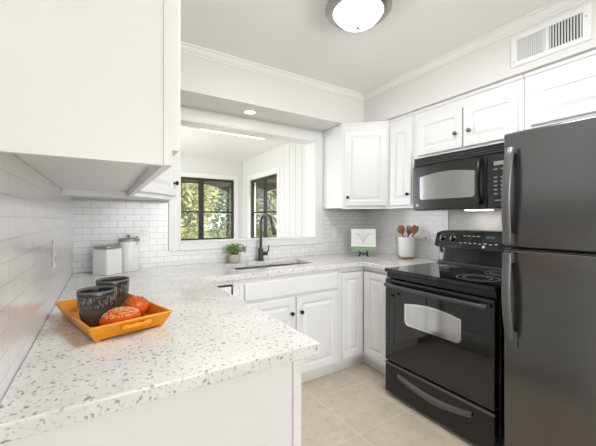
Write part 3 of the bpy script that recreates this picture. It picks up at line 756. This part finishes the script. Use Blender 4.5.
r = thing('air_vent', 'white wall register with vertical louvers high on the right soffit', 'vent', (XSo, .75, 2.22))
M = T(XSo, .950, 0) @ RZ(-90); vw = .378; z0, z1 = 2.222, 2.412
b = MB(M)
b.box(0, .035, -.008, -.0005, z0, z1); b.box(vw - .035, vw, -.008, -.0005, z0, z1); b.box(.035, vw - .035, -.008, -.0005, z0, z0 + .03); b.box(.035, vw - .035, -.008, -.0005, z1 - .03, z1); b.box(.178, .197, -.008, -.0005, z0 + .03, z1 - .03)
b.build('frame', 'trim_paint', r, bevel=.003)
MB(M).box(.034, vw - .034, -.0014, -.0004, z0 + .029, z1 - .029).build('backing', 'duct_dark', r)
def louvers(xa, xb, n_, turn, m):
    for k in range(n_):
        x = xa + (xb - xa) * (k + .5) / n_
        MB(M @ T(x, -.006, 0) @ RZ(turn)).box(-.0046, .0046, -.0008, .0008, z0 + .03, z1 - .03).build('louver', m, r)
louvers(.035, .178, 14, 52, 'trim_paint'); louvers(.197, vw - .035, 11, 62, 'trim_paint')
MB(M).lathe([(0, 0), (.004, 0), (.003, .002), (0, .0025)], 12, (.018, -.008, z0 + .03), RX(90)).build('screw', 'nickel', r)
MB(M).lathe([(0, 0), (.004, 0), (.003, .002), (0, .0025)], 12, (vw - .018, -.008, z1 - .06), RX(90)).build('screw', 'nickel', r)

# ------------------------------------------------------------------ outlets and switch
def outlet(M, label, kind='outlet', w_=.072, h_=.116):
    wp_ = M @ Vector((0, 0, 0)); name = 'wall_outlet' if kind != 'switch' else 'light_switch'
    r = thing(name, label, 'switch' if kind == 'switch' else 'outlet', wp_)
    MB(M).box(-w_ / 2, w_ / 2, -.006, -.0005, -h_ / 2, h_ / 2).build('cover_plate', 'plate_white', r, bevel=.003)
    if kind == 'switch':
        MB(M).box(-.016, .016, -.009, -.006, -.032, .032).build('rocker', 'white_ceramic', r, bevel=.002)
    else:
        for s_ in (-1, 1):
            o = MB(M).box(-.016, .016, -.0075, -.006, s_ * .02 - .014, s_ * .02 + .014).build('socket', 'white_ceramic', r, bevel=.002)
            q = MB(M); q.box(-.008, -.006, -.0078, -.0072, s_ * .02 - .003, s_ * .02 + .007); q.box(.006, .008, -.0078, -.0072, s_ * .02 - .003, s_ * .02 + .007); q.build('slot', 'slot_dark', o)
    if kind == 'plug':
        MB(M).box(-.009, .009, -.016, -.008, -.012, .010).build('button', 'copper', r, bevel=.003)
    return r
outlet(T(.262, YB - .0085, 1.138), 'white outlet on tile behind the canisters')
outlet(T(2.07, YB - .0085, 1.135), 'white switch plate on tile between pass-through and the small easel', 'switch')
outlet(T(XR - .0085, 1.815, 1.105) @ RZ(-90), 'white outlet with brown button on tile beside the range', 'plug')
outlet(T(XL + .0085, 1.64, 1.135) @ RZ(90), 'white outlet on the left tile wall above the tray')

# ------------------------------------------------------------------ tray with cups and buns
TA = 16; TM = T(-.036, 1.070, .914) @ RZ(TA); tw, tl = .25, .44
c = TM @ Vector((tw / 2, tl / 2, 0))
r = thing('serving_tray', 'orange wooden serving tray with sloped sides on the near counter', 'tray', c)
MB(TM).box(.028, tw - .028, .022, tl - .022, .006, .014).build('base', 'tray_wood', r)
def side(p0, p1, q0, q1, th=.009):
    """slanted board between bottom edge p0-p1 and rim edge q0-q1"""
    m = MB(TM); P = [Vector(v) for v in (p0, p1, q1, q0)]; nrm = (P[1] - P[0]).cross(P[3] - P[0]).normalized() * th
    return m.add([*P, *[p + nrm for p in P]], [(0, 1, 2, 3), (7, 6, 5, 4), (0, 4, 5, 1), (1, 5, 6, 2), (2, 6, 7, 3), (3, 7, 4, 0)])
zb, zt = .004, .049
ib = .022
B_ = [(ib, ib, zb), (tw - ib, ib, zb), (tw - ib, tl - ib, zb), (ib, tl - ib, zb)]; T_ = [(0, 0, zt), (tw, 0, zt), (tw, tl, zt), (0, tl, zt)]
for k in range(4):
    side(B_[(k + 1) % 4], B_[k], T_[(k + 1) % 4], T_[k]).build('side_board', 'tray_wood', r, bevel=.003)
for yy, off in ((0.003, -1), (tl - .003, 1)):
    m = MB(TM); pts = [(.085 + .09 * k / 8, yy + off * (.004 + .006 * math.sin(math.pi * k / 8)), .033) for k in range(9)]
    m.tube(pts, [.006 + (.0035 if k in (1, 4, 7) else 0) for k in range(9)], 10); m.build('handle', 'tray_wood', r)
for (x, y) in ((.03, .03), (tw - .03, .03), (.03, tl - .03), (tw - .03, tl - .03)):
    MB(TM).lathe([(0, .0005), (.008, .0005), (.010, .0065), (0, .0065)], 12, (x, y, 0)).build('foot', 'tray_wood', r)

def cup(u, v, label):
    p = TM @ Vector((u, v, .0145))
    prof = [(0, 0), (.039, 0), (.042, .004), (.049, .03), (.055, .065), (.058, .10), (.0585, .113), (.057, .116), (.054, .113), (.0535, .10), (.050, .06), (.044, .03), (.036, .012), (0, .010)]
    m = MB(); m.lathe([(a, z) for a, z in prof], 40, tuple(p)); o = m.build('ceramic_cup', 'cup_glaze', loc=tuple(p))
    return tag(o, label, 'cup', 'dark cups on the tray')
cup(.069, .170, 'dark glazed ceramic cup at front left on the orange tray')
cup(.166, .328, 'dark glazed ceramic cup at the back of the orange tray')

def bun(u, v, rot, sx, sy, sz, label, seeds, sm):
    p = TM @ Vector((u, v, .0145))
    r = thing('bread_roll', label, 'bread', p, 'bread rolls on the tray')
    Mb = T(*p) @ RZ(rot)
    bm = bmesh.new(); bmesh.ops.create_icosphere(bm, subdivisions=4, radius=1)
    vs = []; rnd = random.Random(int(u * 1e4))
    for q in bm.verts:
        x, y, z = q.co; k = 1 + .03 * math.sin(3 * x + 2 * y) + .02 * math.sin(7 * y + 3 * z)
        zz = z * (1 if z > 0 else .75); vs.append((x * sx * k, y * sy * k, (zz + .75) * sz / 1.75))
    fs = [tuple(vv.index for vv in f.verts) for f in bm.faces]; bm.free()
    MB(Mb).add(vs, fs, True).build('crust', 'bun_crust', r)
    s_ = MB(Mb)
    for i in range(seeds):
        a = rnd.uniform(0, 2 * math.pi); zc = rnd.uniform(.45, 1.0); rr_ = math.sqrt(max(0, 1 - zc * zc))
        x, y, z = rr_ * math.cos(a), rr_ * math.sin(a), zc; k = 1 + .03 * math.sin(3 * x + 2 * y) + .02 * math.sin(7 * y + 3 * z)
        P = Vector((x * sx * k, y * sy * k, (z + .75) * sz / 1.75)); nn = Vector((x / sx, y / sy, z * 1.75 / sz)).normalized()
        t1 = nn.orthogonal().normalized(); t2 = nn.cross(t1); th = rnd.uniform(0, 6.28); ua = t1 * math.cos(th) + t2 * math.sin(th); ub = nn.cross(ua)
        L1, L2, H = .0026, .0015, .0013
        s_.add([P - ua * L1, P + ub * L2, P + ua * L1, P - ub * L2, P + nn * H, P - nn * H * .6], [(0, 1, 4), (1, 2, 4), (2, 3, 4), (3, 0, 4), (1, 0, 5), (2, 1, 5), (3, 2, 5), (0, 3, 5)])
    o = s_.build('seeds', sm, r); o['kind'] = 'stuff'
bun(.107, .066, 12, .060, .048, .064, 'orange glazed roll thickly covered in pale seeds at tray front', 320, 'seed')
bun(.187, .160, 80, .055, .046, .070, 'smooth orange roll with few dark seeds at right side of tray', 90, 'seed_dark')

# ------------------------------------------------------------------ canisters
cx, cy = .026, 2.44
Mk = T(cx, cy, .914) @ RZ(44)
r = thing('canister', 'wide square white canister with gray lid in the left corner', 'canister', (cx, cy, .914), 'white canisters in the corner')
hs = .064
b = MB(Mk); b.prism(rr(-hs, hs, -hs, hs, .016, 5), .001, .168); b.build('jar', 'white_ceramic', r, bevel=.004)
b = MB(Mk); b.prism(rr(-hs + .004, hs - .004, -hs + .004, hs - .004, .016, 5), .1685, .186); b.build('lid', 'lid_gray', r, bevel=.003)
cx, cy = .158, 2.51
r = thing('canister', 'tall round white canister with knobbed gray lid right of the square one', 'canister', (cx, cy, .914), 'white canisters in the corner')
MB().lathe([(0, .001), (.062, .001), (.066, .006), (.066, .205), (.062, .210), (0, .210)], 36, (cx, cy, .914)).build('jar', 'white_ceramic', r)
b = MB(); b.lathe([(0, .2105), (.067, .2105), (.068, .214), (.067, .226), (.060, .229), (0, .230)], 36, (cx, cy, .914)); lid = b.build('lid', 'lid_gray', r)
MB().lathe([(0, .2305), (.007, .2305), (.005, .238), (.011, .244), (.012, .250), (.007, .255), (0, .256)], 20, (cx - .005, cy, .914)).build('knob', 'lid_gray', lid)
b = MB(); b.tube([(cx + .045, cy - .05, .914 + .18), (cx + .050, cy - .055, .914 + .225), (cx + .046, cy - .045, .914 + .245), (cx + .035, cy - .035, .914 + .235)], .003, 8); b.build('clasp', 'lid_gray', lid)

# ------------------------------------------------------------------ plant
px_, py_ = .935, 2.505
r = thing('potted_plant', 'small green leafy plant in a stone pot left of the faucet', 'plant', (px_, py_, .914))
MB().lathe([(0, .001), (.036, .001), (.044, .010), (.049, .035), (.047, .062), (.043, .072), (.038, .070), (.038, .062), (0, .060)], 30, (px_, py_, .914)).build('pot', 'pot_stone', r)
MB().lathe([(0, .0625), (.0375, .0625), (.0375, .0640), (0, .066)], 20, (px_, py_, .914)).build('soil', 'soil', r)
rnd = random.Random(3)
for mname, cnt in (('plant_leaf', 80), ('plant_leaf_pale', 55)):
    b = MB(T(px_, py_, .914 + .062))
    for i in range(cnt):
        a = rnd.uniform(0, 6.28); rr_ = .085 * math.sqrt(rnd.random()); hgt = rnd.uniform(.035, .115) * (1 - .45 * (rr_ / .085) ** 2)
        base = Vector((rr_ * .25 * math.cos(a), rr_ * .25 * math.sin(a), 0)); tip = Vector((rr_ * math.cos(a), rr_ * math.sin(a) * .8, hgt))
        if i % 2 == 0: b.tube([base, (base + tip) / 2 + Vector((0, 0, .012)), tip], .0011, 5)
        d_ = (Vector((math.cos(a), math.sin(a), rnd.uniform(-.5, .7)))).normalized(); sd = d_.cross(Vector((0, 0, 1))).normalized(); up = sd.cross(d_)
        Ln = rnd.uniform(.022, .034); Wd = Ln * .36
        b.add([tip, tip + d_ * Ln * .45 + sd * Wd + up * .002, tip + d_ * Ln, tip + d_ * Ln * .45 - sd * Wd + up * .002, tip + d_ * Ln * .5 - up * .003], [(0, 1, 4), (1, 2, 4), (2, 3, 4), (3, 0, 4)])
    o = b.build('leaves', mname, r); o['kind'] = 'stuff'

# ------------------------------------------------------------------ book on easel
ex, ey = 2.18, 2.27
Me = T(ex, ey, .914) @ RZ(-43)
r = thing('easel', 'small black iron easel in the back right corner of counter', 'easel', (ex, ey, .914))
b = MB(Me)
for s_ in (-1, 1):
    b.tube([(s_ * .035, -.045, .002), (s_ * .038, -.050, .058), (s_ * .034, -.034, .030), (s_ * .03, -.008, .030), (s_ * .028, .012, .10), (s_ * .02, .03, .17)], .0045, 8)
    b.tube([(s_ * .035, -.045, .005), (s_ * .055, -.04, .004)], .004, 8)
    b.tube([(s_ * .03, -.012, .022), (s_ * .045, -.002, .003)], .0045, 8)
b.tube([(-.038, -.036, .032), (0, -.036, .022), (.038, -.036, .032)], .0045, 8)
b.build('front_frame', 'iron', r)
b = MB(Me); b.tube([(0, .028, .165), (0, .09, .003)], .004, 8); b.tube([(-.022, .03, .165), (.022, .03, .165)], .004, 8); b.build('back_leg', 'iron', r)
Mbk = Me @ T(0, -.018, .040) @ RX(-14)
wP = Mbk @ Vector((0, 0, 0))
r = thing('recipe_book', 'white square book with gray leaf sketch and green lower band on easel', 'book', wP)
hw = .12
MB(Mbk).box(-hw, hw, .001, .009, .0, .235).build('cover', 'paper', r, bevel=.002)
MB(Mbk).box(-hw, hw, -.0006, .0008, .0, .055).build('green_band', 'book_green', r)
b = MB(Mbk)
for k in range(9):
    x = -.11 + k * .027; b.tube([(x, -.0008, .012 + .01 * (k % 3)), (x + .012, -.0012, .03), (x + .02, -.0008, .046)], .0022, 6)
b.build('band_pattern', 'book_pale', r)
b = MB(Mbk); b.tube([(0, .0006, .09), (.001, .0006, .215)], .0013, 6)
for s_ in (-1, 1):
    for (h0, L_) in ((.10, .085), (.115, .07), (.13, .05)):
        pts = [(s_ * (.004 + L_ * t), .0006, h0 + .085 * math.sin(t * 1.9) * (L_ / .085)) for t in [k / 8 for k in range(9)]]
        b.tube(pts, .0011, 6)
b.tube([(-.06, .0006, .085), (.06, .0006, .085)], .0009, 6)
b.build('sketch', 'ink', r)

# ------------------------------------------------------------------ utensil crock and spoons
kx, ky = 2.405, 1.935
r = thing('utensil_crock', 'white utensil crock with copper feet on counter left of the range', 'crock', (kx, ky, .914))
MB().lathe([(0, .012), (.066, .012), (.070, .016), (.075, .10), (.078, .196), (.0775, .200), (.073, .200), (.072, .19), (.066, .03), (0, .024)], 40, (kx, ky, .914)).build('pot', 'white_ceramic', r)
b = MB(); b.lathe([(.0705, .010), (.074, .012), (.0745, .019), (.0715, .0195)], 40, (kx, ky, .914), ring=True); b.build('base_ring', 'copper', r)
for k in range(8):
    a = 2 * math.pi * k / 8; MB().lathe([(0, .0005), (.006, .0005), (.009, .006), (.006, .0115), (0, .0115)], 12, (kx + .062 * math.cos(a), ky + .062 * math.sin(a), .914)).build('foot', 'copper', r)
rt = Vector((.848, -.53, 0)); fw = Vector((.53, .848, 0))
def spoon(name, base, tip, label, m, kind):
    B0 = Vector((kx, ky, .914)) + rt * base[0] + fw * base[1] + Vector((0, 0, base[2])); T0 = Vector((kx, ky, .914)) + rt * tip[0] + fw * tip[1] + Vector((0, 0, tip[2]))
    d_ = (T0 - B0).normalized(); L_ = (T0 - B0).length
    r = thing(name, label, 'utensil', B0, 'wooden utensils in the crock')
    MB().tube([B0, B0 + d_ * L_ * .72], [.005, .006], 10).build('handle', m, r)
    side_ = rt - d_ * rt.dot(d_); side_.normalize(); nn = side_.cross(d_)
    s0 = L_ * .72; hl = L_ - s0; b = MB()
    if kind == 'spoon':
        bm = bmesh.new(); bmesh.ops.create_uvsphere(bm, u_segments=20, v_segments=12, radius=1); vs = []
        for q in bm.verts:
            x, y, z = q.co; dish = -.010 * max(0, 1 - x * x - z * z) if y < 0 else 0
            vs.append(B0 + d_ * (s0 + hl * .5 + z * hl * .52) + side_ * x * .036 * (1 + .12 * z) + nn * (y * .010) - nn * dish * 1.5)
        fs = [tuple(v.index for v in f.verts) for f in bm.faces]; bm.free(); b.add(vs, fs, True)
    else:
        prongs = ((-.024, .008), (-.008, .006), (.008, .006), (.024, .008)) if kind == 'fork' else ((-.015, .017), (.015, .017))
        P = B0 + d_ * s0
        b.tube([P - d_ * .006, P + d_ * hl * .2, P + d_ * hl * .45], [(.006, .006), (.006, .026), (.006, .032)], 14, flat=nn)
        for (o_, w_) in prongs: b.tube([P + d_ * hl * .35 + side_ * o_, P + d_ * hl * .75 + side_ * o_ * 1.05, P + d_ * hl + side_ * o_ * .95], [(.005, w_), (.005, w_), (.003, w_ * .6)], 10, flat=nn)
    b.build('head', m, r)
spoon('wooden_spoon', (.02, .0, .03), (-.062, .0, .305), 'dark wooden spoon leaning left in the white crock', 'spoon_wood', 'spoon')
spoon('wooden_fork', (-.02, .02, .03), (.045, .02, .300), 'dark wooden forked server in the middle of the crock', 'spoon_wood', 'fork')
spoon('wooden_spatula', (-.01, -.02, .03), (.085, -.015, .305), 'pale wooden spatula leaning right in the white crock', 'spoon_wood_pale', 'spat')
